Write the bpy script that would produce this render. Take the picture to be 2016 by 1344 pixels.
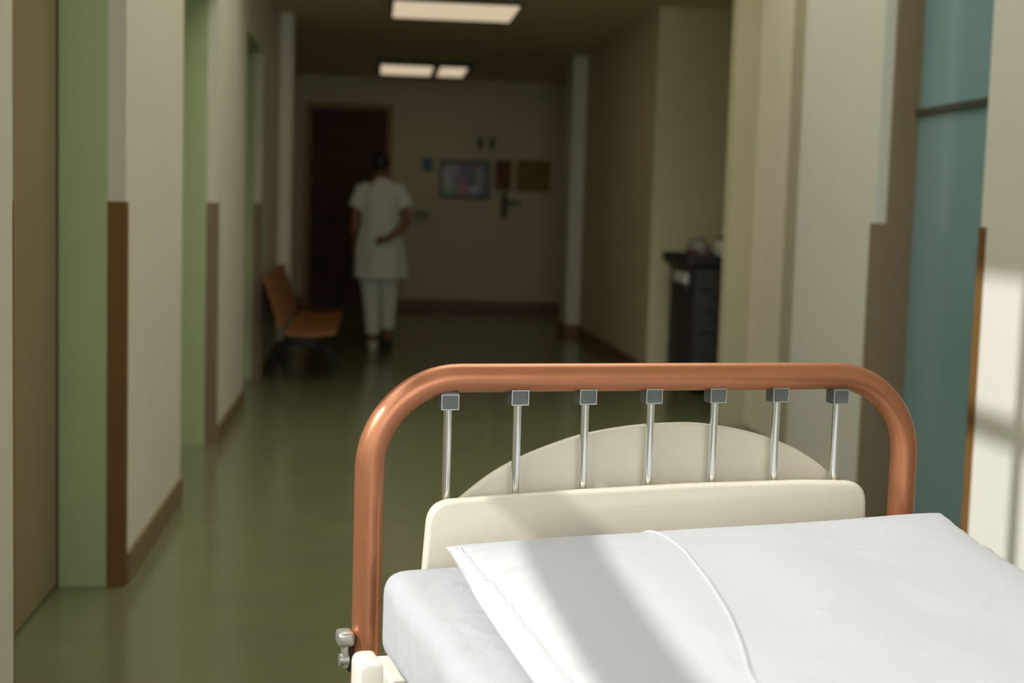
import bpy, bmesh, math, random
from mathutils import Vector, Matrix, noise
random.seed(4)
for o in list(bpy.data.objects): bpy.data.objects.remove(o, do_unlink=True)
scene = bpy.context.scene
C = scene.collection
PI = math.pi

# ------------------------------------------------------------------ camera
EYE = 1.2
cam_d = bpy.data.cameras.new('camera'); cam = bpy.data.objects.new('camera', cam_d); C.objects.link(cam)
cam.matrix_world = Matrix(((0.99487578, -0.02059074, -0.09898592, 0),
                           (-0.096596, 0.09553451, -0.9907282, 0),
                           (0.02985639, 0.99521313, 0.09305598, EYE),
                           (0, 0, 0, 1)))
# columns of the rotation are the camera axes in world space (corridor runs along +Y)
cam_d.sensor_width = 36; cam_d.lens = 50.0; cam_d.clip_start = .02; cam_d.clip_end = 200
cam_d.dof.use_dof = True; cam_d.dof.focus_distance = 2.2; cam_d.dof.aperture_fstop = 3.6
scene.camera = cam

# ------------------------------------------------------------------ light
W = bpy.data.worlds.new('world'); scene.world = W; W.use_nodes = True
bg = W.node_tree.nodes['Background']; bg.inputs[0].default_value = (.93, .97, 1, 1); bg.inputs[1].default_value = 3.6
sun_d = bpy.data.lights.new('sun', 'SUN'); sun_d.energy = 3.4; sun_d.angle = math.radians(1.0); sun_d.color = (1, .985, .96)
sun = bpy.data.objects.new('sun', sun_d); C.objects.link(sun); sun.location = (-6, -3, 6)
SUN = Vector((1, .42, -.83)).normalized()
sun.rotation_euler = SUN.to_track_quat('-Z', 'Y').to_euler()
def portal(name, loc, direction, sx, sy):
    d = bpy.data.lights.new(name, 'AREA'); d.shape = 'RECTANGLE'; d.size = sx; d.size_y = sy; d.cycles.is_portal = True
    o = bpy.data.objects.new(name, d); C.objects.link(o); o.location = loc
    o.rotation_euler = Vector(direction).to_track_quat('-Z', 'Z').to_euler(); return o
portal('window_portal', (-.84, 1.275, 1.61), (1, 0, 0), 3.15, 1.63)
portal('clerestory_portal', (-.84, 2.91, 2.90), (1, 0, 0), 1.02, .94)
portal('window_portal', (.65, -2.05, 1.9), (0, 1, 0), 2.5, 2.2)
portal('fill_skylight_portal', (.65, 5.45, 5.64), (0, 0, -1), 2.5, 4.3)  # sky through the added roof light, which fills the corridor walls
vs = scene.view_settings
vs.view_transform = 'Standard'; vs.look = 'None'; vs.gamma = 1; vs.exposure = 0; vs.use_curve_mapping = False

# ------------------------------------------------------------------ materials
def new_mat(name):
    m = bpy.data.materials.new(name); m.use_nodes = True
    return m, m.node_tree, m.node_tree.nodes['Principled BSDF']
def mat(name, col, rough=.6, metal=0, var=.06, scale=6, bump=0, bscale=60, spec=.5, coat=0, stretch=(1,1,1)):
    m, t, p = new_mat(name); N, L = t.nodes, t.links
    p.inputs['Roughness'].default_value = rough; p.inputs['Metallic'].default_value = metal
    p.inputs['Specular IOR Level'].default_value = spec; p.inputs['Coat Weight'].default_value = coat
    p.inputs['Coat Roughness'].default_value = .12
    tc = N.new('ShaderNodeTexCoord'); mp = N.new('ShaderNodeMapping'); mp.inputs['Scale'].default_value = stretch
    L.new(tc.outputs['Object'], mp.inputs[0])
    nz = N.new('ShaderNodeTexNoise'); nz.inputs['Scale'].default_value = scale; nz.inputs['Detail'].default_value = 4
    L.new(mp.outputs[0], nz.inputs[0])
    r = N.new('ShaderNodeValToRGB')
    r.color_ramp.elements[0].position = .3; r.color_ramp.elements[1].position = .7
    r.color_ramp.elements[0].color = (*[c*(1-var) for c in col], 1); r.color_ramp.elements[1].color = (*[min(1, c*(1+var)) for c in col], 1)
    L.new(nz.outputs['Fac'], r.inputs[0]); L.new(r.outputs[0], p.inputs['Base Color'])
    if bump:
        n2 = N.new('ShaderNodeTexNoise'); n2.inputs['Scale'].default_value = bscale; n2.inputs['Detail'].default_value = 5
        L.new(mp.outputs[0], n2.inputs[0])
        b = N.new('ShaderNodeBump'); b.inputs['Strength'].default_value = bump; b.inputs['Distance'].default_value = .004
        L.new(n2.outputs['Fac'], b.inputs['Height']); L.new(b.outputs[0], p.inputs['Normal'])
    return m
def emit_mat(name, col, strength):
    m, t, p = new_mat(name)
    p.inputs['Base Color'].default_value = (.8, .8, .8, 1)
    p.inputs['Emission Color'].default_value = (*col, 1); p.inputs['Emission Strength'].default_value = strength
    return m
M_wall = mat('wall_paint', (.67, .63, .525), .7, var=.02, scale=1.5, bump=.08, bscale=120)
M_wallr = mat('wall_paint_white', (.73, .715, .655), .7, var=.02, scale=1.5, bump=.08, bscale=120)
M_ceil = mat('ceiling_paint', (.75, .69, .46), .8, var=.02, scale=1.5)
M_floor = mat('floor_linoleum', (.165, .168, .08), .17, var=.07, scale=3, spec=.5)
M_base = mat('baseboard_vinyl', (.20, .135, .065), .5, var=.05)
M_guard = mat('corner_guard', (.185, .092, .024), .6, spec=.25, var=.05, bump=.1, bscale=90)
M_base2 = mat('baseboard_red_brown', (.27, .135, .075), .5, var=.05)
M_guard2 = mat('corner_guard_taupe', (.22, .15, .085), .5, var=.05)
M_wall_shade = mat('wall_paint_shade_tint', (.76, .68, .46), .7, var=.02, scale=1.5)  # wall paint with the yellow cast of the far shade mixed in
M_green = mat('green_frame_paint', (.41, .51, .265), .45, var=.03)
M_door = mat('door_laminate', (.265, .195, .108), .5, var=.08, scale=3, stretch=(1, 1, .15))
M_brownframe = mat('brown_frame', (.27, .20, .125), .55, var=.05, scale=3, stretch=(1, 1, .2))
M_teal = mat('teal_gloss', (.225, .375, .395), .16, var=.04, scale=2, spec=.6)
M_tealbar = mat('dark_rail', (.06, .065, .05), .4)
M_rubber = mat('black_gasket', (.02, .018, .012), .7)
M_white = mat('window_frame_white', (.7, .7, .68), .5)
M_copper = mat('copper_lacquer', (.50, .205, .105), .34, metal=.72, var=.05, scale=30, bump=.05, bscale=500)
M_chrome = mat('chrome', (.86, .88, .88), .16, metal=1, var=.01)
M_block = mat('grey_block', (.13, .145, .135), .45, metal=.3, var=.08, scale=200)
M_blockrim = mat('block_rim', (.55, .55, .52), .3, metal=.8, var=.02)
M_cream = mat('cream_plastic', (.74, .685, .56), .38, var=.015, scale=8, bump=.05, bscale=700)
M_rail = mat('cream_rail', (.78, .74, .64), .4, var=.02)
M_alu = mat('cast_aluminium', (.55, .54, .49), .38, metal=.85, var=.08, scale=60, bump=.15, bscale=200)
M_steel = mat('painted_steel', (.55, .53, .46), .45, var=.03)
M_black = mat('black_steel', (.016, .016, .015), .42, var=.1)
M_orange = mat('bent_plywood', (.34, .125, .028), .45, var=.16, scale=3, stretch=(8, 1, 8))
M_darkdoor = mat('dark_wood', (.10, .050, .019), .6, spec=.2, var=.25, scale=4, stretch=(1, 8, 1))
M_doorframe = mat('wood_jamb', (.42, .21, .075), .5, var=.15, scale=3)
M_cart = mat('cart_grey', (.035, .034, .028), .45, var=.06)
M_cartdrawer = mat('cart_drawer', (.06, .058, .046), .45, var=.05)
M_paper = mat('paper', (.75, .75, .72), .7, var=.05)
M_tunic = mat('white_uniform', (.66, .68, .62), .8, var=.03, bump=.15, bscale=60)
M_skin = mat('skin', (.25, .11, .06), .5, var=.06, scale=10)
M_hair = mat('dark_hair', (.010, .008, .007), .5, var=.2, scale=60)
M_shoe = mat('white_clog', (.55, .55, .5), .5)
M_shoe_shade = mat('clog_shade_and_sole', (.03, .03, .028), .6)  # dark copy for the second clog: shadow and dark sole in one colour
M_lamp = emit_mat('lamp_diffuser', (1.0, .80, .56), .62)
M_blue = mat('blue_sign', (.035, .15, .24), .5)
M_cork = mat('cork', (.30, .20, .045), .8, var=.2, scale=40)
M_poster = mat('poster_print', (.20, .075, .03), .6, var=.7, scale=9)
M_picframe = mat('picture_frame', (.035, .05, .028), .4)
M_clearbag = mat('frosted_plastic', (.30, .29, .24), .3, var=.12, scale=20)
M_redbit = mat('dark_red_box', (.11, .03, .015), .5)
M_jug = mat('white_jug', (.62, .60, .52), .4)

def cloth_mat(name, col, wr=.25):
    m, t, p = new_mat(name); N, L = t.nodes, t.links
    p.inputs['Base Color'].default_value = (*col, 1); p.inputs['Roughness'].default_value = .85
    p.inputs['Specular IOR Level'].default_value = .2; p.inputs['Sheen Weight'].default_value = .1
    tc = N.new('ShaderNodeTexCoord')
    n1 = N.new('ShaderNodeTexNoise'); n1.inputs['Scale'].default_value = 14; n1.inputs['Detail'].default_value = 6; n1.inputs['Distortion'].default_value = 1.2
    n2 = N.new('ShaderNodeTexNoise'); n2.inputs['Scale'].default_value = 420; n2.inputs['Detail'].default_value = 2
    L.new(tc.outputs['Object'], n1.inputs[0]); L.new(tc.outputs['Object'], n2.inputs[0])
    b1 = N.new('ShaderNodeBump'); b1.inputs['Strength'].default_value = wr; b1.inputs['Distance'].default_value = .006
    b2 = N.new('ShaderNodeBump'); b2.inputs['Strength'].default_value = .12; b2.inputs['Distance'].default_value = .001
    L.new(n1.outputs['Fac'], b1.inputs['Height']); L.new(n2.outputs['Fac'], b2.inputs['Height'])
    L.new(b1.outputs[0], b2.inputs['Normal']); L.new(b2.outputs[0], p.inputs['Normal'])
    return m
M_pillow = cloth_mat('pillow_cotton', (.535, .54, .56), .40)
M_sheet = cloth_mat('sheet_cotton', (.455, .46, .475), .9)

def picture_mat(name):
    # flat print: soft colour patches, in the picture's own coordinates (metres from its centre)
    m, t, p = new_mat(name); N, L = t.nodes, t.links
    p.inputs['Roughness'].default_value = .3
    tc = N.new('ShaderNodeTexCoord'); sp = N.new('ShaderNodeSeparateXYZ'); L.new(tc.outputs['Object'], sp.inputs[0])
    prev = None
    for (cx, cz, rx, rz, col) in [(-.20, .02, .07, .15, (.50, .46, .40)), (-.13, .09, .06, .08, (.36, .27, .24)), (-.03, -.08, .06, .12, (.46, .06, .04)),
                                  (.06, .02, .07, .09, (.02, .025, .05)), (.10, .13, .06, .035, (.5, .03, .015)), (.17, .02, .05, .13, (.25, .33, .28)),
                                  (.11, -.12, .06, .05, (.55, .55, .50)), (-.19, -.14, .07, .045, (.20, .38, .03)), (-.19, .16, .06, .03, (.10, .25, .04)), (.21, .15, .04, .03, (.02, .14, .17)), (.03, .12, .07, .05, (.03, .02, .012))]:
        def lin(src, c, r):
            a = N.new('ShaderNodeMath'); a.operation = 'SUBTRACT'; L.new(src, a.inputs[0]); a.inputs[1].default_value = c
            b = N.new('ShaderNodeMath'); b.operation = 'DIVIDE'; L.new(a.outputs[0], b.inputs[0]); b.inputs[1].default_value = r
            q = N.new('ShaderNodeMath'); q.operation = 'POWER'; L.new(b.outputs[0], q.inputs[0]); q.inputs[1].default_value = 2
            return q
        s = N.new('ShaderNodeMath'); s.operation = 'ADD'
        L.new(lin(sp.outputs['X'], cx, rx).outputs[0], s.inputs[0]); L.new(lin(sp.outputs['Z'], cz, rz).outputs[0], s.inputs[1])
        mr = N.new('ShaderNodeMapRange'); mr.inputs['From Min'].default_value = .6; mr.inputs['From Max'].default_value = 1.3
        mr.inputs['To Min'].default_value = 1; mr.inputs['To Max'].default_value = 0; L.new(s.outputs[0], mr.inputs[0])
        mx = N.new('ShaderNodeMixRGB'); mx.inputs[2].default_value = (*col, 1); L.new(mr.outputs[0], mx.inputs[0])
        if prev is None: mx.inputs[1].default_value = (.07, .065, .045, 1)
        else: L.new(prev.outputs[0], mx.inputs[1])
        prev = mx
    L.new(prev.outputs[0], p.inputs['Base Color'])
    return m
M_pic = picture_mat('colourful_print')

# ------------------------------------------------------------------ helpers
def box(bm, x0, x1, y0, y1, z0, z1, bev=0, seg=2):
    ret = bmesh.ops.create_cube(bm, size=1)
    vv = ret['verts']
    for v in vv:
        v.co = Vector(((x0+x1)/2 + v.co.x*(x1-x0), (y0+y1)/2 + v.co.y*(y1-y0), (z0+z1)/2 + v.co.z*(z1-z0)))
    if bev:
        es = set(e for v in vv for e in v.link_edges)
        bmesh.ops.bevel(bm, geom=list(es), offset=bev, segments=seg, affect='EDGES', profile=.5)
def bx(*a, **k):
    bm = bmesh.new(); box(bm, *a, **k); return bm
def cyl(bm, p0, p1, r0, r1=None, n=20):
    r1 = r0 if r1 is None else r1
    p0, p1 = Vector(p0), Vector(p1); d = p1-p0
    ret = bmesh.ops.create_cone(bm, cap_ends=True, segments=n, radius1=r0, radius2=r1, depth=d.length)
    R = d.to_track_quat('Z', 'Y').to_matrix().to_4x4(); R.translation = (p0+p1)/2
    bmesh.ops.transform(bm, matrix=R, verts=ret['verts'])
def tube(bm, pts, r, n=16, caps=True, flat=1.0):
    pts = [Vector(p) for p in pts]; rings = []; up = None
    for i, p in enumerate(pts):
        t = (pts[min(i+1, len(pts)-1)] - pts[max(i-1, 0)]).normalized()
        if up is None:
            up = Vector((0, 0, 1)) if abs(t.z) < .9 else Vector((0, 1, 0))
        a = t.cross(up).normalized(); b = a.cross(t).normalized(); up = b
        rr = r[i] if isinstance(r, (list, tuple)) else r
        rings.append([bm.verts.new(p + a*math.cos(2*PI*k/n)*rr + b*math.sin(2*PI*k/n)*rr*flat) for k in range(n)])
    for i in range(len(rings)-1):
        for k in range(n):
            bm.faces.new((rings[i][k], rings[i][(k+1) % n], rings[i+1][(k+1) % n], rings[i+1][k]))
    if caps:
        bm.faces.new(rings[0][::-1]); bm.faces.new(rings[-1])
def loft(bm, rings_def, n=24, cap=True):
    rings = []
    for (c, rx, ry) in rings_def:
        c = Vector(c); rings.append([bm.verts.new(c + Vector((rx*math.cos(2*PI*k/n), ry*math.sin(2*PI*k/n), 0))) for k in range(n)])
    for i in range(len(rings)-1):
        for k in range(n):
            bm.faces.new((rings[i][k], rings[i][(k+1) % n], rings[i+1][(k+1) % n], rings[i+1][k]))
    if cap:
        bm.faces.new(rings[0][::-1]); bm.faces.new(rings[-1])
def plate(bm, outline, y0, y1, bev=0, seg=3):
    """outline: (x,z) polygon, extruded along y from y0 to y1"""
    a = [bm.verts.new((x, y0, z)) for x, z in outline]; b = [bm.verts.new((x, y1, z)) for x, z in outline]
    n = len(a); fa = bm.faces.new(a); fb = bm.faces.new(b[::-1])
    for i in range(n): bm.faces.new((a[i], b[i], b[(i+1) % n], a[(i+1) % n]))
    bmesh.ops.recalc_face_normals(bm, faces=bm.faces)
    if bev:
        es = set(fa.edges) | set(fb.edges)
        bmesh.ops.bevel(bm, geom=list(es), offset=bev, segments=seg, affect='EDGES', profile=.5)
def obj(name, bm, m, parent=None, smooth=False, loc=None):
    me = bpy.data.meshes.new(name)
    bmesh.ops.recalc_face_normals(bm, faces=bm.faces)
    bm.to_mesh(me); bm.free()
    o = bpy.data.objects.new(name, me); C.objects.link(o); me.materials.append(m)
    if smooth:
        for p in me.polygons: p.use_smooth = True
        me.set_sharp_from_angle(angle=math.radians(40 if smooth is True else smooth))
    if parent: o.parent = parent
    if loc: o.location = loc
    return o
def tag(o, label, cat=None, group=None, kind=None):
    o['label'] = label
    if cat: o['category'] = cat
    if group: o['group'] = group
    if kind: o['kind'] = kind
    return o
def thing(name, label, cat, loc=(0,0,0), rz=0, group=None):
    o = bpy.data.objects.new(name, None); C.objects.link(o); o.location = loc; o.rotation_euler = (0, 0, rz)
    return tag(o, label, cat, group)
def struct(name, bm, m, label, smooth=False):
    return tag(obj(name, bm, m, smooth=smooth), label, kind='structure')

# ------------------------------------------------------------------ room shell
LX, RX, DX = -.745, 2.0, -.945           # left wall plane, right wall plane, left recessed doors
FY = 16.65                               # end wall
HALL, CORR = 3.55, 2.66                  # ceiling heights
REC = [(3.05, 4.415), (5.70, 6.99), (8.45, 9.70)]   # left recesses (y range)
HEAD = 2.19
struct('floor', bx(-1.4, 3.5, -2.2, FY+.3, -.1, 0), M_floor, 'glossy olive green linoleum corridor floor')
SKX0, SKX1, SKY0, SKY1, SKZ = -.6, 1.9, 3.3, 7.6, 5.65
b = bmesh.new(); box(b, -1.4, 3.5, 7.8, FY+.3, CORR, CORR+.1); box(b, -1.4, 3.5, 7.8, 7.95, CORR+.1, HALL)
box(b, LX-.08, 3.5, -2.4, SKY0, HALL, HALL+.1); box(b, LX-.08, SKX0, SKY0, 3.6, HALL, HALL+.1); box(b, -1.4, SKX0, 3.6, SKY1, HALL, HALL+.1); box(b, SKX1, 3.5, SKY0, SKY1, HALL, HALL+.1); box(b, -1.4, 3.5, SKY1, 7.95, HALL, HALL+.1)
# shaft of an unseen roof light, added above the hall to brighten the walls
box(b, SKX0-.1, SKX0, SKY0-.1, SKY1+.1, HALL+.1, SKZ); box(b, SKX1, SKX1+.1, SKY0-.1, SKY1+.1, HALL+.1, SKZ)
box(b, SKX0, SKX1, SKY0-.1, SKY0, HALL+.1, SKZ); box(b, SKX0, SKX1, SKY1, SKY1+.1, HALL+.1, SKZ)
struct('ceiling', b, M_ceil, 'plain dim ceiling above the corridor')
# left wall: window zone, solid piers, lintels, recess backs
b = bmesh.new()
box(b, LX-.08, LX, -2.0, 2.85, 0, .80); box(b, LX-.08, LX, -2.0, -.30, .8, HALL); box(b, LX-.08, LX, -.30, 2.40, 2.42, HALL); box(b, LX-.08, LX, 2.40, 3.42, 3.37, HALL)
box(b, LX-.08, LX, 2.40, 2.85, 2.30, 2.42); box(b, -1.25, LX, 2.85, 3.05, 0, 2.30)
for y0, y1 in ((4.415, 5.70), (6.99, 8.45), (9.70, 11.40)): box(b, -1.25, LX, y0, y1, 0, HALL)
box(b, -1.25, -.97, 11.75, FY, 0, CORR)
for k, (y0, y1) in enumerate(REC):
    if k: box(b, -1.25, LX, y0, y1, HEAD, HALL)
    else: box(b, -1.25, LX, y0, 3.42, HEAD, 2.30); box(b, -1.25, LX, 3.42, y1, HEAD, HALL)
    box(b, -1.25, DX-.05, y0, y1, 0, HEAD)
struct('wall_left', b, M_wall, 'pale left corridor wall with recessed doorways')
# right wall
b = bmesh.new()
box(b, RX, 2.4, -2.2, 4.545, 0, HALL); box(b, 2.19, 2.4, 4.545, 5.55, 0, HALL); box(b, RX, 2.4, 5.55, 6.61, 0, HALL)
box(b, 2.16, 2.4, 6.61, 7.92, 0, HALL)
struct('wall_right', b, M_wallr, 'pale right corridor wall with recesses and a sunlit near end')
b = bmesh.new(); box(b, RX, 3.4, 7.92, 8.02, 0, HALL)
box(b, 3.2, 3.4, 8.02, 10.15, 0, HALL); box(b, RX, 3.4, 10.15, 13.6, 0, HALL)
box(b, 2.3, 3.4, 14.1, FY, 0, CORR)
struct('wall_right', b, M_wall_shade, 'right wall around the cart alcove, yellowed to imitate dim light')
struct('wall_back', bx(-1.4, 3.5, FY, FY+.2, 0, HALL), M_wall_shade, 'cream end wall of the corridor, yellowed to imitate dim light')
b = bmesh.new()
box(b, -.83, -.6, -2.2, -2.0, 0, HALL); box(b, 1.9, 2.0, -2.2, -2.0, 0, HALL); box(b, -.6, 1.9, -2.2, -2.0, 0, .8); box(b, -.6, 1.9, -2.2, -2.0, 3.0, HALL)
struct('wall_front', b, M_wall, 'pale wall behind the viewer with a wide window')

M_pier_lit = mat('pier_lit_paint', (.86, .82, .68), .6, var=.02)  # paler than the wall: brightness of the front-facing sides put into the paint
struct('trim_13', bx(-1.25, -.65, 11.40, 11.75, 0, CORR), M_pier_lit, 'projecting pier behind the bench, front light put into its pale paint')
struct('trim_14', bx(1.87, 3.4, 13.6, 14.1, 0, CORR), M_pier_lit, 'projecting pier near the end of the right wall, front light put into its pale paint')
# window on the left, out of frame: its bars shade the pillow and the right wall
def window(name, label, bars):
    b = bmesh.new()
    for a in bars: box(b, *a)
    return struct(name, b, M_white, label)
wx0, wx1 = LX-.045, LX
window('window_1', 'white window frame in the left wall beside the bed',
       [(wx0, wx1, -.30, 2.85, 1.572, 1.637), (wx0, wx1, 2.40, 3.42, 2.808, 2.872), (wx0, wx1, 2.99, 3.04, 2.30, 3.37), (wx0, wx1, -.30, -.255, .8, 2.42), (wx0, wx1, 2.805, 2.85, .8, 2.30), (wx0, wx1, -.255, 2.805, .8, .84)])
window('window_2', 'white window frame in the wall behind the viewer',
       [(-.6, 1.9, -2.13, -2.08, 1.9, 1.96), (.63, .69, -2.13, -2.08, .8, 3.0)])
# outside, beyond the left window: paving, and an unseen block added to cut sky light
struct('ground', bx(-40, -1.4, -30, 30, -.3, -.05), mat('courtyard_paving', (.16, .155, .14), .9, var=.1), 'grey courtyard paving outside the left window')
bd = thing('sky_blocker', 'unseen block added outside the left window to cut its sky light', 'sky_blocker', (-8.5, 1, -.05))
obj('blocker_face', bx(-2, 0, -14, 14, 0, 6.95), mat('blocker_render', (.30, .27, .22), .85, var=.06), bd)
obj('blocker_top', bx(-.35, .06, -14, 14, 6.95, 7.2), M_steel, bd)
# doors in the left recesses with green reveals, corner guards
for i, (y0, y1) in enumerate(REC):
    where = ('nearest left doorway', 'second left doorway', 'third left doorway')[i]
    d = struct('door_%d' % (i+1), bx(DX-.04, DX, y0+.012, y1-.02, .008, HEAD-.012, bev=.003), M_door, 'brown laminate door leaf in the ' + where)
    h = bmesh.new(); tube(h, [(DX, y0+.10, 1.02), (DX+.05, y0+.10, 1.02), (DX+.05, y0+.22, 1.02)], .009, 10)
    obj('door_handle', h, M_alu, d, smooth=True)
    if i == 0:
        obj('edge_seal', bx(DX-.03, DX+.004, y1-.019, y1-.011, 0, HEAD-.012), M_rubber, d)
    g = bmesh.new()
    box(g, DX-.05, LX-.052, y1-.010, y1+.0, 0, HEAD); box(g, DX-.05, LX-.001, y0, y0+.010, 0, HEAD); box(g, DX-.05, LX-.001, y0+.01, y1-.010, HEAD-.011, HEAD)
    struct('trim_%d' % (i+1), g, M_green, 'green painted door reveal of the ' + where)
    g = bmesh.new()
    box(g, LX-.052, LX+.004, y1-.012, y1-.0005, 0, 1.185); box(g, LX, LX+.004, y1-.0005, y1+.03, .0, 1.185)
    struct('trim_%d' % (i+4), g, M_guard if i == 0 else M_guard2, 'brown corner guard beside the ' + where)
g = bmesh.new(); box(g, LX-.05, LX+.002, 3.050, 3.055, 0, 1.185)
struct('trim_7', g, M_guard, 'brown corner guard at the left frame edge')
# baseboards
b = bmesh.new()
for y0, y1 in ((4.445, 5.70), (7.02, 8.45), (9.73, 11.39)): box(b, LX, LX+.012, y0, y1, 0, .095, bev=.002, seg=1)
box(b, LX+.012, -.65, 11.388, 11.4, 0, .095); box(b, -.65, -.638, 11.388, 11.75, 0, .095); box(b, -.97, -.958, 11.75, FY, 0, .1)
struct('baseboard_left', b, M_base, 'brown baseboard along the left wall')
b = bmesh.new()
for y0, y1 in ((-2.0, 4.5), (5.60, 6.6), (10.14, 13.6)): box(b, RX-.012, RX, y0, y1, 0, .095)
box(b, 1.858, 1.87, 13.588, 14.1, 0, .1); box(b, 1.87, 2.0, 13.588, 13.6, 0, .1); box(b, 2.0, 3.2, 10.138, 10.15, 0, .095)
struct('baseboard_right', b, M_base2, 'brown baseboard along the right wall')
b = bmesh.new(); box(b, .26, 2.3, FY-.014, FY, 0, .11); box(b, -.97, -.80, FY-.014, FY, 0, .11)
struct('baseboard_back', b, M_base2, 'brown baseboard along the end wall')

# right recess: teal glazed door, brown reveal, guards
d = thing('teal_door', 'teal glazed door with a dark cross rail behind the bed', 'door', (2.15, 5.05, 0)); d['kind'] = 'structure'; d.name = 'door_4'
if 'category' in d: del d['category']
obj('panel', bx(0, .035, -.50, .49, 0.01, 1.612, bev=.002), M_teal, d)
obj('transom_pane', bx(.002, .035, -.50, .49, 1.640, 3.4, bev=.002), M_teal, d)
obj('cross_rail', bx(-.014, .036, -.50, .49, 1.612, 1.640, bev=.003), M_tealbar, d)
obj('stile', bx(-.008, .036, .395, .415, 1.64, 3.4), M_teal, d)
b = bmesh.new(); box(b, RX+.045, 2.19, 5.53, 5.55, 0, HALL)
struct('trim_8', b, M_brownframe, 'brown reveal at the far side of the teal door')
b = bmesh.new(); box(b, RX-.005, RX+.045, 5.535, 5.55, 0, 1.185); box(b, RX-.005, RX, 5.55, 5.59, 0, 1.185)
struct('trim_9', b, M_brownframe, 'brown corner guard at the far side of the teal door')
b = bmesh.new(); box(b, RX-.005, RX, 4.50, 4.55, 0, 1.185); box(b, RX, RX+.05, 4.545, 4.55, 0, 1.185)
struct('trim_10', b, M_guard, 'orange-brown corner guard on the sunlit right wall edge')
d = struct('door_5', bx(2.145, 2.16, 7.27, 7.915, .005, HALL-.02), mat('cream_door_paint', (.85, .78, .62), .5, var=.02), 'cream door panel in the second right recess')
struct('trim_12', bx(RX-.002, 2.16, 7.912, 7.9195, 0, HALL), mat('olive_jamb', (.44, .40, .26), .6, var=.03), 'olive jamb at the near side of the cart alcove')
struct('trim_11', bx(2.135, 2.16, 6.615, 7.265, 0, HALL-.02), mat('greige_post', (.50, .45, .33), .6, var=.03), 'greige post beside the cream recess panel')

# ------------------------------------------------------------------ end wall
r = tag(thing('end_door', 'x', 'door', (-.29, FY, 0)), 'dark brown wooden door in the end wall'); r.name = 'door_6'; r['kind'] = 'structure'; del r['category']
for k in range(8):
    z0 = .01 + k*.284
    obj('plank', bx(-.435, .435, -.035, -.002, z0, z0+.280, bev=.003, seg=1), M_darkdoor, r)
j = bmesh.new(); box(j, -.495, -.437, -.06, 0, 0, 2.345, bev=.003); obj('jamb', j, M_doorframe, r)
j = bmesh.new(); box(j, .437, .495, -.06, 0, 0, 2.345, bev=.003); obj('jamb', j, M_doorframe, r)
obj('head_jamb', bx(-.437, .437, -.06, 0, 2.285, 2.345, bev=.003), M_doorframe, r)
j = bmesh.new(); tube(j, [(-.40, -.035, 1.04), (-.40, -.08, 1.04), (.40, -.08, 1.04), (.40, -.035, 1.04)], .016, 12)
obj('push_bar', j, mat('push_bar_bronze', (.09, .055, .03), .4, metal=.5), r, smooth=True)

def wallbox(name, x0, x1, z0, z1, dep, m, label, cat, group=None):
    o = obj(name, bx(-(x1-x0)/2, (x1-x0)/2, -dep, 0, -(z1-z0)/2, (z1-z0)/2, bev=min(.006, dep*.3)), m, loc=((x0+x1)/2, FY, (z0+z1)/2))
    return tag(o, label, cat, group)
s = thing('wall_sign', 'small blue sign on the end wall beside the framed print', 'sign', (.618, FY, 1.68))
obj('sign_plate', bx(-.055, .055, -.012, 0, -.075, .075, bev=.004), M_blue, s)
obj('pictogram', bx(-.02, .02, -.015, -.012, -.03, .02, bev=.001), mat('sign_pale', (.10, .25, .33), .5), s)
p = thing('framed_print', 'colourful framed print in a dark green frame on the end wall', 'picture', (1.055, FY, 1.522))
obj('print', bx(-.262, .262, -.02, -.004, -.19, .19), M_pic, p)
for a in ((-.29, .29, -.035, 0, .188, .218), (-.29, .29, -.035, 0, -.218, -.188), (-.29, -.26, -.035, 0, -.188, .188), (.26, .29, -.035, 0, -.188, .188)):
    obj('frame_bar', bx(*a, bev=.005), M_picframe, p)
wallbox('wall_poster', 1.408, 1.598, 1.41, 1.755, .012, M_poster, 'narrow reddish poster between the framed print and the pinboard', 'poster')
p = thing('cork_pinboard', 'tan cork pinboard on the right of the end wall', 'pinboard', (1.85, FY, 1.584))
obj('cork_sheet', bx(-.185, .185, -.015, 0, -.172, .172), M_cork, p)
for a in ((-.197, .197, -.022, 0, .168, .182), (-.197, .197, -.022, 0, -.182, -.168), (-.197, -.183, -.022, 0, -.168, .168), (.183, .197, -.022, 0, -.168, .168)):
    obj('frame_bar', bx(*a, bev=.003), M_doorframe, p)
M_dk = mat('dark_plastic', (.035, .032, .02), .5)
for (x, lab) in ((1.22, 'left of the two small dark wall boxes above the framed print'), (1.36, 'right of the two small dark wall boxes above the framed print')):
    t = thing('wall_box', lab, 'wall box', (x, FY, 1.942), group='small dark wall boxes')
    obj('casing', bx(-.026, .026, -.04, 0, -.072, .072, bev=.01), M_dk, t); obj('slot', bx(-.012, .012, -.044, -.038, -.05, .02, bev=.002), M_black, t)
t = thing('wall_shelf', 'small dark bracket shelf on the end wall right of the nurse', 'shelf', (.568, FY, 1.10))
obj('board', bx(-.083, .083, -.12, 0, .008, .028, bev=.004), M_dk, t)
for s in (-1, 1):
    obj('bracket', bx(s*.05-.008, s*.05+.008, -.09, 0, -.035, .008, bev=.003), M_dk, t)
t = thing('wall_bracket', 'dark wall bracket with a side arm below the poster', 'bracket', (1.525, FY, 1.08))
obj('upright', bx(-.035, .02, -.05, 0, 0, .31, bev=.012), M_dk, t)
a = bmesh.new(); tube(a, [(0, -.05, .19), (.06, -.09, .19), (.19, -.10, .175)], .018, 10); obj('arm', a, M_dk, t, smooth=True)
obj('holder', bx(-.028, .012, -.10, -.05, .03, .20, bev=.012), M_dk, t)

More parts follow.
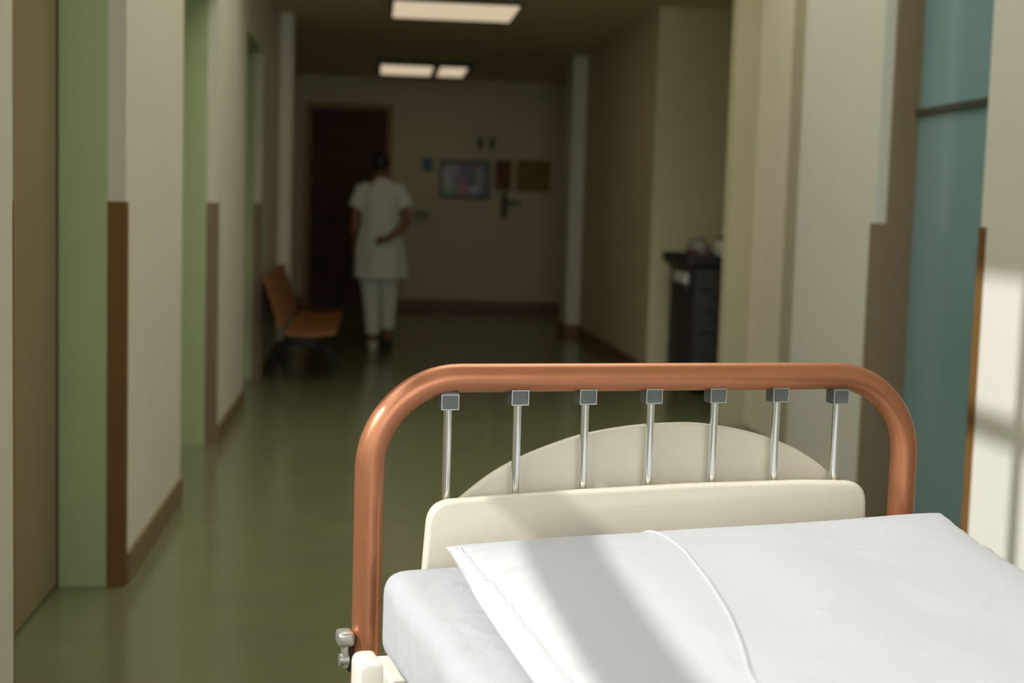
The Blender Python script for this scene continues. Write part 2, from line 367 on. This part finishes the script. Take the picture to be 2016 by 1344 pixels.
# ------------------------------------------------------------------ ceiling lights
l = thing('ceiling_light', 'wide rectangular ceiling light nearest to the viewer', 'light', (.562, 10.64, CORR), group='corridor ceiling lights')
M_hous = mat('lamp_housing', (.10, .095, .065), .5)
obj('housing', bx(-.465, .465, -.425, .425, -.03, 0, bev=.004), M_hous, l)
obj('diffuser', bx(-.445, .445, -.405, .405, -.042, -.031, bev=.004), M_lamp, l)
l = thing('ceiling_light', 'far ceiling light with two glowing sections near the end wall', 'light', (.505, 15.05, CORR), group='corridor ceiling lights')
obj('housing', bx(-.47, .47, -.45, .45, -.055, 0, bev=.004), M_hous, l)
obj('diffuser', bx(-.455, .070, -.42, .42, -.075, -.056, bev=.008), M_lamp, l)
obj('diffuser', bx(.142, .415, -.42, .42, -.075, -.056, bev=.008), M_lamp, l)
obj('divider', bx(.074, .138, -.45, .45, -.085, -.056, bev=.003), M_dk, l)
obj('end_cap', bx(.425, .47, -.45, .45, -.08, -.056, bev=.003), M_dk, l)

# ------------------------------------------------------------------ bench
B = thing('waiting_bench', 'orange plywood waiting bench with black steel legs against the left wall', 'bench', (0, 0, 0))
def seat_profile(n=14):
    # (x,z) of the plywood mid line: seat front -> seat back
    return [(-.225-(.335)*k/(n-1), .352-.018*math.sin(PI*k/(n-1))-.012*k/(n-1)) for k in range(n)]
def sheet(bm, prof, y0, y1, th):
    pr = [Vector((x, 0, z)) for x, z in prof]; top, bot = [], []
    for i, p in enumerate(pr):
        t = (pr[min(i+1, len(pr)-1)]-pr[max(i-1, 0)]).normalized(); nn = Vector((-t.z, 0, t.x))
        top.append(p+nn*th/2); bot.append(p-nn*th/2)
    ol = [(v.x, v.z) for v in top] + [(v.x, v.z) for v in bot[::-1]]
    plate(bm, ol, y0, y1, bev=.003, seg=1)
BY0, BY1 = 9.36, 11.33; NS = 4; SL = (BY1-BY0)/NS
for k in range(NS):
    y0, y1 = BY0+k*SL+.002, BY0+(k+1)*SL-.002
    s = bmesh.new(); sheet(s, seat_profile(), y0, y1, .016); obj('seat', s, M_orange, B, smooth=True)
    s = bmesh.new(); sheet(s, [(-.585-.115*q/9, .372+.345*q/9+.0*q) for q in range(10)], y0, y1, .014); obj('backrest', s, M_orange, B, smooth=True)
obj('beam', bx(-.47, -.42, BY0+.2, BY1-.2, .255, .305, bev=.005), M_black, B)
for y in (9.98, 11.12):
    f = bmesh.new()
    tube(f, [(-.24, y, .325), (-.44, y, .31), (-.56, y, .32), (-.60, y, .37), (-.705, y, .68)], .012, 10)
    obj('seat_bracket', f, M_black, B, smooth=True)
    f = bmesh.new(); box(f, -.53, -.37, y-.02, y+.02, .20, .262, bev=.006); obj('leg_hub', f, M_black, B)
    f = bmesh.new(); tube(f, [(-.40+.0, y, .235)]+[(-.40+.145*math.sin(a), y, .235-.225*(1-math.cos(a))) for a in [q*PI/2/8 for q in range(1, 9)]], .017, 10)
    obj('leg', f, M_black, B, smooth=True)
    f = bmesh.new(); tube(f, [(-.49, y, .235)]+[(-.49-.20*math.sin(a), y, .235-.225*(1-math.cos(a))) for a in [q*PI/2/8 for q in range(1, 9)]], .019, 10)
    obj('leg', f, M_black, B, smooth=True)
    for x in (-.255, -.69): obj('foot', bx(x-.022, x+.022, y-.022, y+.022, 0, .014, bev=.004), M_black, B)

# ------------------------------------------------------------------ cart in the alcove
K = thing('medical_cart', 'dark grey drawer cart standing in the right alcove', 'cart', (2.42, 9.5, 0))
obj('body', bx(-.32, .30, -.35, .40, .12, .86, bev=.012), M_cart, K)
obj('worktop', bx(-.375, .33, -.40, .43, .865, .905, bev=.012), M_cart, K)
b = bmesh.new()
for x0, x1, y0, y1 in ((-.375, .33, -.40, -.385), (-.375, .33, .415, .43), (-.375, -.36, -.385, .415), (.315, .33, -.385, .415)): box(b, x0, x1, y0, y1, .905, .93)
obj('worktop_rim', b, M_cart, K)
b = bmesh.new(); plate(b, [(-.36, .865), (-.322, .865), (-.322, .82)], -.36, .40); obj('side_flare', b, M_cart, K)
for k in range(5):
    z0 = .135+k*.143
    dr = obj('drawer', bx(-.30, .28, -.372, -.351, z0, z0+.136, bev=.006), M_cartdrawer, K)
    h = bmesh.new(); tube(h, [(-.18, -.372, z0+.10), (-.18, -.40, z0+.10), (.16, -.40, z0+.10), (.16, -.372, z0+.10)], .010, 10); obj('handle', h, M_black, dr, smooth=True)
obj('side_tray', bx(-.36, -.321, -.27, .22, .68, .735, bev=.008), M_cart, K)
for sx in (-.27, .25):
    for sy in (-.29, .34):
        c = bmesh.new(); cyl(c, (sx-.015, sy, .05), (sx+.015, sy, .05), .05, n=20); box(c, sx-.022, sx+.022, sy-.02, sy+.02, .06, .119)
        obj('caster', c, M_black, K, smooth=True)
t = obj('paper_stack', bx(-.014, .014, -.20, .17, 0, .075, bev=.006), M_paper, loc=(2.42-.341, 9.47, .736)); tag(t, 'white paper stack in the tray on the cart side', 'papers')
def blobby(bm, c, rx, ry, rz, seed, amp=.12):
    r = bmesh.ops.create_icosphere(bm, subdivisions=3, radius=1)
    for v in r['verts']:
        n = 1+amp*noise.noise(v.co*2.2+Vector((seed, 0, 0)))
        v.co = Vector((c[0]+v.co.x*rx*n, c[1]+v.co.y*ry*n, max(c[2]+v.co.z*rz*n, c[2]-rz*.75)))
t = thing('plastic_bag', 'clear plastic bag of small supplies on top of the cart', 'bag', (2.165, 9.35, .906))
b = bmesh.new(); blobby(b, (0, 0, .064), .078, .11, .078, 3); obj('film', b, M_clearbag, t, smooth=60)
obj('red_box', bx(-.085, -.03, -.125, -.06, .002, .06, bev=.004), M_redbit, t)
obj('orange_box', bx(-.02, .05, -.135, -.08, .002, .03, bev=.004), mat('orange_box', (.20, .075, .02), .5), t)
t = thing('white_jug', 'white plastic jug with a dark cap on top of the cart', 'jug', (2.335, 9.3, .906))
b = bmesh.new(); loft(b, [((0, 0, 0), .062, .06), ((0, 0, .01), .07, .068), ((0, 0, .075), .07, .068), ((-.01, 0, .105), .06, .05), ((-.025, 0, .118), .03, .03), ((-.025, 0, .13), .028, .028)]); obj('bottle', b, M_jug, t, smooth=50)
b = bmesh.new(); cyl(b, (-.025, 0, .128), (-.025, 0, .152), .03, .026); obj('cap', b, M_black, t, smooth=True)
b = bmesh.new(); tube(b, [(.03, 0, .10), (.075, 0, .125), (.098, 0, .09), (.078, 0, .05)], .010, 8); obj('handle', b, M_jug, t, smooth=True)

# ------------------------------------------------------------------ nurse
P = thing('person', 'nurse in a white tunic and trousers walking away, one hand behind the back', 'person', (.062, 11.8, 0))
def skin_obj(name, verts, edges, radii, m, parent, root=0, sub=2):
    me = bpy.data.meshes.new(name); me.from_pydata(verts, edges, []); o = bpy.data.objects.new(name, me); C.objects.link(o)
    md = o.modifiers.new('skin', 'SKIN'); md.use_smooth_shade = True
    sv = me.skin_vertices[0].data if me.skin_vertices else None
    if sv is None:
        bpy.context.view_layer.objects.active = o
        bm = bmesh.new(); bm.from_mesh(me); bm.verts.layers.skin.verify(); bm.to_mesh(me); bm.free(); sv = me.skin_vertices[0].data
    for i, r in enumerate(radii):
        sv[i].radius = r if isinstance(r, tuple) else (r, r); sv[i].use_root = (i == root)
    o.modifiers.new('sub', 'SUBSURF').levels = sub; o.modifiers['sub'].render_levels = sub
    me.materials.append(m)
    if parent: o.parent = parent
    return o
V, E, R = [], [], []
def pt(p, r, link=None):
    V.append(p); R.append(r)
    if link is not None: E.append((link, len(V)-1))
    return len(V)-1
pel = pt((.0, 0, .86), (.115, .085))
wst = pt((0, .0, 1.02), (.10, .075), pel); chs = pt((0, .01, 1.20), (.12, .085), wst); upc = pt((0, .0, 1.32), (.10, .07), chs)
nk = pt((-.01, .005, 1.40), .045, upc); nk2 = pt((-.013, .018, 1.455), .043, nk)
hd = pt((-.013, .025, 1.51), (.062, .075), nk2); hd2 = pt((-.013, .03, 1.565), (.066, .078), hd); hd3 = pt((-.013, .025, 1.605), (.04, .05), hd2)
def hand(wrist, d, side, link):
    d = Vector(d).normalized(); side = Vector(side).normalized(); w = Vector(wrist)
    pm = pt(tuple(w+d*.045), (.028, .016), link); pe = pt(tuple(w+d*.08), (.030, .014), pm)
    for k, ln in enumerate((.060, .068, .064, .050)):
        q = w+d*.085+side*(-.026+.0175*k)
        a = pt(tuple(q), .0085, pe); bb = pt(tuple(q+d*ln*.55), .0078, a); pt(tuple(q+d*ln+Vector((0, .006, 0))), .0065, bb)
    th = pt(tuple(w+d*.035-side*.034), .010, pm); pt(tuple(w+d*.068-side*.048), .008, th)
# left arm hanging down
sl = pt((-.135, .0, 1.335), .052, upc); el = pt((-.205, .02, 1.10), .037, sl); fl = pt((-.208, -.0, .99), .034, el); wl = pt((-.198, .05, .87), .025, fl); hand(V[wl], (-.05, .12, -1), (.1, -1, 0), wl)
# right arm bent, forearm across the lower back towards the spine
sr = pt((.135, -.0, 1.335), .052, upc); er = pt((.222, -.085, 1.085), .037, sr); fr = pt((.165, -.137, 1.01), .038, er); wr = pt((.095, -.158, .955), .025, fr); hand(V[wr], (-.9, -.02, -.42), (-.42, 0, .9), wr)
for s, (ky, ay, fx, az) in ((-1, (.02, -.03, -.045, .085)), (1, (.05, .06, .075, .085))):
    hp = pt((s*.082, 0, .82), .085, pel); kn = pt((s*.072+.008, ky, .47), .056, hp); cf = pt((fx, (ky+ay)/2-.015, .33), .05, kn); an = pt((fx, ay, az), .033, cf)
    ft = pt((fx, ay+.07, .045), (.036, .026), an); pt((fx, ay+.14, .035), (.036, .02), ft)
body = skin_obj('body', V, E, R, M_skin, P); tag(body, 'brown skin of neck, arms and hands')
# hair: dark cap with a low knot
b = bmesh.new(); r0 = bmesh.ops.create_icosphere(b, subdivisions=4, radius=1)
for v in r0['verts']:
    c = v.co.copy(); k = 1 + .02*noise.noise(c*5)
    v.co = Vector((-.013+c.x*.079*k, .015+c.y*.096*k, 1.545+c.z*.088*k))
    if v.co.z < 1.50: v.co.z = 1.50 + (v.co.z-1.50)*.6
    if c.y > .55 and c.z < .45: v.co.y = min(v.co.y, .07)
r0 = bmesh.ops.create_icosphere(b, subdivisions=3, radius=1)
for v in r0['verts']: v.co = Vector((-.013+v.co.x*.04, -.075+v.co.y*.03, 1.50+v.co.z*.036))
obj('hair', b, M_hair, P, smooth=60)
for s in (-1, 1):
    b = bmesh.new(); r0 = bmesh.ops.create_icosphere(b, subdivisions=2, radius=1)
    for v in r0['verts']: v.co = Vector((-.013+s*.078+v.co.x*.010, .03+v.co.y*.018, 1.528+v.co.z*.030))
    obj('ear', b, M_skin, P, smooth=60)
b = bmesh.new()   # face on the far side
r0 = bmesh.ops.create_icosphere(b, subdivisions=3, radius=1)
for v in r0['verts']:
    c = v.co.copy(); v.co = Vector((-.013+c.x*.066, .055+c.y*.062, 1.522+c.z*.092))
box(b, -.022, -.004, .112, .134, 1.505, 1.54, bev=.006); box(b, -.035, .009, .11, .119, 1.472, 1.484, bev=.003)
obj('face', b, M_skin, P, smooth=60)
for s in (-1, 1):
    b = bmesh.new(); bmesh.ops.create_icosphere(b, subdivisions=2, radius=.009, matrix=Matrix.Translation((-.013+s*.028, .108, 1.548)))
    obj('eye', b, M_black, P, smooth=60)
# tunic: lofted, with folds, and short sleeves
b = bmesh.new(); rings = []
prof = [(.598, .208, .150, .014), (.62, .212, .152, .014), (.75, .200, .143, .012), (.86, .190, .135, .010), (.97, .172, .122, .007), (1.06, .160, .115, .006), (1.16, .165, .117, .005), (1.25, .170, .113, .004), (1.31, .162, .100, .002), (1.36, .130, .080, 0), (1.395, .078, .062, 0), (1.415, .058, .055, 0)]
n = 48
for z, rx, ry, f in prof:
    ring = []
    for k in range(n):
        a = 2*PI*k/n; w = 1 + f/rx*1.0*math.sin(7*a+z*3) + f/rx*.6*math.sin(11*a-z*5)
        zz = z - (.0 if z < 1.3 else .03*abs(math.cos(a))**2*(1.42-z)/.1*.0)
        ring.append(b.verts.new((rx*w*math.cos(a)+.004, ry*w*math.sin(a)+.01*(z-.9), zz)))
    rings.append(ring)
for i in range(len(rings)-1):
    for k in range(n): b.faces.new((rings[i][k], rings[i][(k+1) % n], rings[i+1][(k+1) % n], rings[i+1][k]))
for s in (-1, 1):
    e = Vector(V[el] if s < 0 else V[er]); sh = Vector((s*.125, 0, 1.335))
    q = e-sh
    tube(b, [sh+Vector((-s*.03, 0, .005)), sh+q*.15+Vector((s*.012, 0, .012)), sh+q*.4+Vector((s*.012, 0, .006)), sh+q*.62+Vector((s*.014, 0, 0)), sh+q*.70+Vector((s*.016, 0, 0))], [.058, .068, .070, .074, .077], 20, caps=False)
tn = obj('tunic', b, M_tunic, P, smooth=70)
b = bmesh.new(); box(b, -.004, .006, -.128, -.122, .60, .78)
obj('back_vent', bx(-.003, .005, -.140, -.134, .61, .80), M_tunic, P)
# trousers, each leg tapering to above the ankle
b = bmesh.new()
for s, (kx, ky, ax, ay, az) in ((-1, (-.066, .02, -.045, -.028, .135)), (1, (.082, .05, .075, .055, .175))):
    pts = [(s*.078, 0, .84), (s*.08, 0, .70), (s*.078, .01, .58), (kx, ky, .46), ((kx+ax)/2, (ky+ay)/2-.008, .31), (ax, ay, az+.01), (ax, ay, az)]
    tube(b, pts, [.105, .098, .086, .076, .066, .058, .058], 22)
obj('trousers', b, M_tunic, P, smooth=60)
for s, (fx, ay) in ((-1, (-.045, -.03)), (1, (.075, .06))):
    b = bmesh.new()
    loft(b, [((fx, ay+.045, 0), .042, .118), ((fx, ay+.045, .022), .046, .124), ((fx, ay+.05, .05), .045, .115), ((fx, ay+.065, .075), .040, .088), ((fx, ay+.075, .088), .028, .06)], 24)
    sh = obj('clog', b, M_shoe if s < 0 else M_shoe_shade, P, smooth=60)
    if s > 0: tag(sh, 'clog with shadow put into its colour, sole dark')

# ------------------------------------------------------------------ hospital bed
YAW = .19888
BED = thing('hospital_bed', 'hospital bed with a copper tube headboard and cream panels', 'bed', (.0023, 2.0814, 0), YAW)
# local frame: x = across the bed, y = away from the foot, z = up
ZT, WB, RB, TR = .9455, .90, .135, .0218
pts = [(0, 0, .12), (0, 0, .5), (0, 0, ZT-RB-.03), (0, 0, ZT-RB)]
pts += [(RB-RB*math.cos(a), 0, ZT-RB+RB*math.sin(a)) for a in [q*PI/2/16 for q in range(1, 17)]]
pts += [(RB+(WB-2*RB)*q/8, 0, ZT) for q in range(1, 9)]
pts += [(WB-RB+RB*math.sin(a), 0, ZT-RB+RB*math.cos(a)) for a in [q*PI/2/16 for q in range(1, 17)]]
pts += [(WB, 0, ZT-RB-.03), (WB, 0, .5), (WB, 0, .12)]
b = bmesh.new(); tube(b, pts, TR, 32); obj('headboard_tube', b, M_copper, BED, smooth=60)
# spindles
for k in range(7):
    s = .117+.1089*k
    ztop = ZT-TR+.004
    if s < RB: ztop = ZT-RB+math.sqrt(max(0, (RB-TR)**2-(RB-s)**2))
    if s > WB-RB: ztop = ZT-RB+math.sqrt(max(0, (RB-TR)**2-(s-(WB-RB))**2))
    b = bmesh.new(); cyl(b, (s, 0, .62), (s, 0, ztop-.015), .0063, n=20); sp = obj('spindle', b, M_chrome, BED, smooth=True)
    bl = obj('mount_block', bx(s-.0135, s+.0135, -.0135, .0135, ztop-.0235, ztop+.004, bev=.0022, seg=2), M_block, sp)
    b = bmesh.new(); z0, z1 = ztop-.0228, ztop+.0005
    for (a, c, e, g) in ((s-.0137, s-.0122, z0, z1), (s+.0122, s+.0137, z0, z1), (s-.0122, s+.0122, z0, z0+.0015), (s-.0122, s+.0122, z1-.0015, z1)): box(b, a, c, -.0142, -.0134, e, g)
    obj('block_rim', b, M_blockrim, sp)
# front panel: flared sides, rounded top corners
def rounded(pl, rad, seg=8):
    out = []; n = len(pl)
    for i in range(n):
        p0, p1, p2 = Vector(pl[i-1]), Vector(pl[i]), Vector(pl[(i+1) % n]); r = rad[i]
        if r == 0: out.append(tuple(p1)); continue
        a = (p0-p1).normalized(); c = (p2-p1).normalized(); ang = a.angle(c); dd = r/math.tan(ang/2)
        A, Cc = p1+a*dd, p1+c*dd
        for q in range(seg+1):
            t = q/seg; out.append(tuple(A*(1-t)**2 + p1*2*t*(1-t) + Cc*t*t))
    return out
ol = rounded([(.066, .50), (.083, .767), (.30, .776), (.50, .781), (.70, .781), (.808, .777), (.822, .50)], [0, .040, .3, .3, .3, .036, 0])
b = bmesh.new(); plate(b, ol, -.042, -.018, bev=.006); obj('headboard_panel', b, M_cream, BED, smooth=50)
arch = [(.15, .60), (.150, .70), (.141, .752), (.191, .790), (.243, .818), (.296, .838), (.349, .853), (.422, .864), (.500, .868), (.556, .865), (.632, .851), (.697, .830), (.743, .806), (.778, .782), (.79, .755), (.79, .70), (.785, .60)]
def spline(ps, m=5):
    out = []
    for i in range(len(ps)-1):
        p0, p1, p2, p3 = [Vector(ps[max(0, min(len(ps)-1, j))]) for j in (i-1, i, i+1, i+2)]
        for q in range(m):
            t = q/m; out.append(tuple(.5*((2*p1)+(p2-p0)*t+(2*p0-5*p1+4*p2-p3)*t*t+(3*p1-p0-3*p2+p3)*t**3)))
    out.append(tuple(ps[-1])); return out
b = bmesh.new(); plate(b, [arch[0], arch[1]]+spline(arch[2:-3])+arch[-3:], .022, .040, bev=.004); obj('arched_panel', b, M_cream, BED, smooth=50)
# lower frame (mostly hidden by the mattress)
obj('head_crossbar', bx(0, WB, -.02, .02, .44, .50, bev=.004), M_steel, BED)
for x in (.025, WB-.065): obj('side_beam', bx(x, x+.04, -1.98, -.03, .46, .52, bev=.004), M_steel, BED)
obj('mattress_deck', bx(.0, WB, -1.97, -.06, .525, .548, bev=.004), M_rail, BED)
obj('foot_crossbar', bx(.02, WB-.02, -2.0, -1.95, .46, .52, bev=.004), M_steel, BED)
for (x, y) in ((.07, -.25), (WB-.07, -.25), (.07, -1.8), (WB-.07, -1.8)):
    lg = obj('leg', bx(x-.022, x+.022, y-.022, y+.022, .125, .459, bev=.004), M_steel, BED)
    b = bmesh.new(); cyl(b, (x-.016, y, .0625), (x+.016, y, .0625), .0625, n=24); obj('caster', b, M_black, lg, smooth=True)
# side guard: rounded cream upright at the head end, top bar running down to the foot
b = bmesh.new(); plate(b, rounded([(-.058, .30), (-.058, .599), (-.026, .599), (-.022, .30)], [0, .014, .009, 0]), -.25, -.19, bev=.003); sg = obj('side_guard_post', b, M_rail, BED, smooth=50)
b = bmesh.new(); tube(b, [(-.043, -.25, .40), (-.043, -.6, .38), (-.043, -1.5, .38), (-.043, -1.7, .33)], .016, 14); obj('side_guard_bar', b, M_rail, BED, smooth=True)
# cast latch outside the left post
b = bmesh.new(); box(b, -.045, -.020, -.022, .012, .549, .571, bev=.006, seg=3); lt = obj('latch', b, M_alu, BED, smooth=50)
b = bmesh.new(); box(b, -.0375, -.0265, -.012, .004, .513, .552, bev=.004, seg=3); cyl(b, (-.0405, -.004, .526), (-.0265, -.004, .526), .0095, n=20); obj('latch_lever', b, M_alu, lt, smooth=50)
b = bmesh.new(); box(b, -.0265, -.0215, -.009, .009, .508, .549); obj('latch_plate', b, M_rubber, lt)

# ------------------------------------------------------------------ mattress (own thing, rests on the deck)
def soft_block(x0, x1, y0, y1, z0, z1, r, seg=6):
    bm = bmesh.new(); box(bm, x0, x1, y0, y1, z0, z1)
    bmesh.ops.bevel(bm, geom=bm.edges[:], offset=r, segments=seg, affect='EDGES', profile=.55)
    return bm
MT = thing('mattress', 'mattress in a white sheet lying on the bed', 'mattress', (.0023, 2.0814, 0), YAW)
b = soft_block(.004, .885, -1.94, -.065, .549, .682, .034)
bmesh.ops.subdivide_edges(b, edges=[e for e in b.edges if e.calc_length() > .2], cuts=60, use_grid_fill=True)
for v in b.verts:
    c = v.co; k = max(0, min(1, (.05-c.x)/.05))
    c.z += .004*noise.noise(Vector((c.x*9, c.y*7, c.z*6)))*(1 if c.z > .6 else 0)*k
    c.x += .006*noise.noise(Vector((c.y*11, c.z*5, 3.3)))*k
    if c.x < .12 and c.z > .62: c.z -= .010*max(0, (.12-c.x)/.12)*(1 if c.y < -.14 else .2)
obj('sheeted_block', b, M_sheet, MT, smooth=60)

# ------------------------------------------------------------------ pillow
PL = thing('pillow', 'large plump white pillow across the head of the bed', 'pillow', (.0023, 2.0814, 0), YAW)
BLx, BLt, BLz, BRx, BRt, BRz, FLx, FRx, FT, PF, PH = .087, .125, .7195, .912, .097, .7334, .035, .80, 1.08, .703, .0622
def pil(u, v, top=1, lift=0):
    """u across -1..1, v -1 = head edge .. 1 = foot edge"""
    g = math.sqrt(max(0, 1-u*u)*max(0, 1-v*v))
    vv = v*(1-.06*(1-u*u)); A = (u+1)/2; B = (vv+1)/2; Bz = (v+1)/2
    x = (BLx*(1-A)+BRx*A)*(1-B)+(FLx*(1-A)+FRx*A)*B - .058*max(0, u)**2*(1-v*v)
    t = (BLt*(1-A)+BRt*A)*(1-B)+FT*B
    z = (BLz*(1-A)+BRz*A)*(1-Bz)+PF*Bz - .0135*((1-v*v)*u*u+(1-u*u)*v*v)
    k = min(1, (v+1)/.4)*max(0, 1-A)**4; x += .010*k
    if top < 0:
        e2 = max(0, 1-((1-abs(u))-.03)**2/.0009) if u < 0 else 0
        return Vector((x-.017*k*e2, -t, max(.6865, z-.03*g**.6)))
    w = .003*noise.noise(Vector((u*3.1, v*3.3, 1.7)))*g
    w += (.007*math.exp(-((u+.62)/.25)**2)-.007*math.exp(-((u-.3)/.32)**2))*max(0, 1-v*v)
    ed = 1-abs(u)
    w += (.0085 if u < 0 else .0045)*noise.noise(Vector((u*2+1, v*17, 4.2)))*math.exp(-(ed/.11)**2)*min(1, ed*30)*min(1, (1-abs(v))*8)
    return Vector((x, -t, max(.688, z+PH*g**.75)+w+lift))
b = bmesh.new(); NU, NV = 150, 130
def gp(i, n): return math.sin((i/n-.5)*PI)*.35+(i/n*2-1)*.65
grid = {}
for side in (1, -1):
    for i in range(NU+1):
        for jj in range(NV+1):
            edge = i in (0, NU) or jj in (0, NV)
            if edge and side < 0: grid[(side, i, jj)] = grid[(1, i, jj)]; continue
            grid[(side, i, jj)] = b.verts.new(pil(gp(i, NU), gp(jj, NV), side))
    for i in range(NU):
        for jj in range(NV):
            q = [grid[(side, i, jj)], grid[(side, i+1, jj)], grid[(side, i+1, jj+1)], grid[(side, i, jj+1)]]
            b.faces.new(q if side > 0 else q[::-1])
obj('pillowcase', b, M_pillow, PL, smooth=80)
b = bmesh.new(); tube(b, [pil(-.982+.009*noise.noise(Vector((v*5, 0, 2))), v, 1, .0008) for v in [-.94+1.92*q/110 for q in range(111)]], .0022, 8); obj('edge_seam', b, M_pillow, PL, smooth=True)
SEAM = [(-.30, -.99), (-.32, -.75), (-.368, -.42), (-.428, -.106), (-.487, .16), (-.547, .364), (-.59, .483), (-.66, .98)]
sv = []
for q in range(80):
    v = -.985+1.96*q/79
    for (u0, v0), (u1, v1) in zip(SEAM, SEAM[1:]):
        if v0 <= v <= v1: t = (v-v0)/(v1-v0); sv.append(pil(u0+(u1-u0)*t, v, 1, .0006)); break
b = bmesh.new(); tube(b, sv, .0020, 8); obj('hem_seam', b, M_pillow, PL, smooth=True)
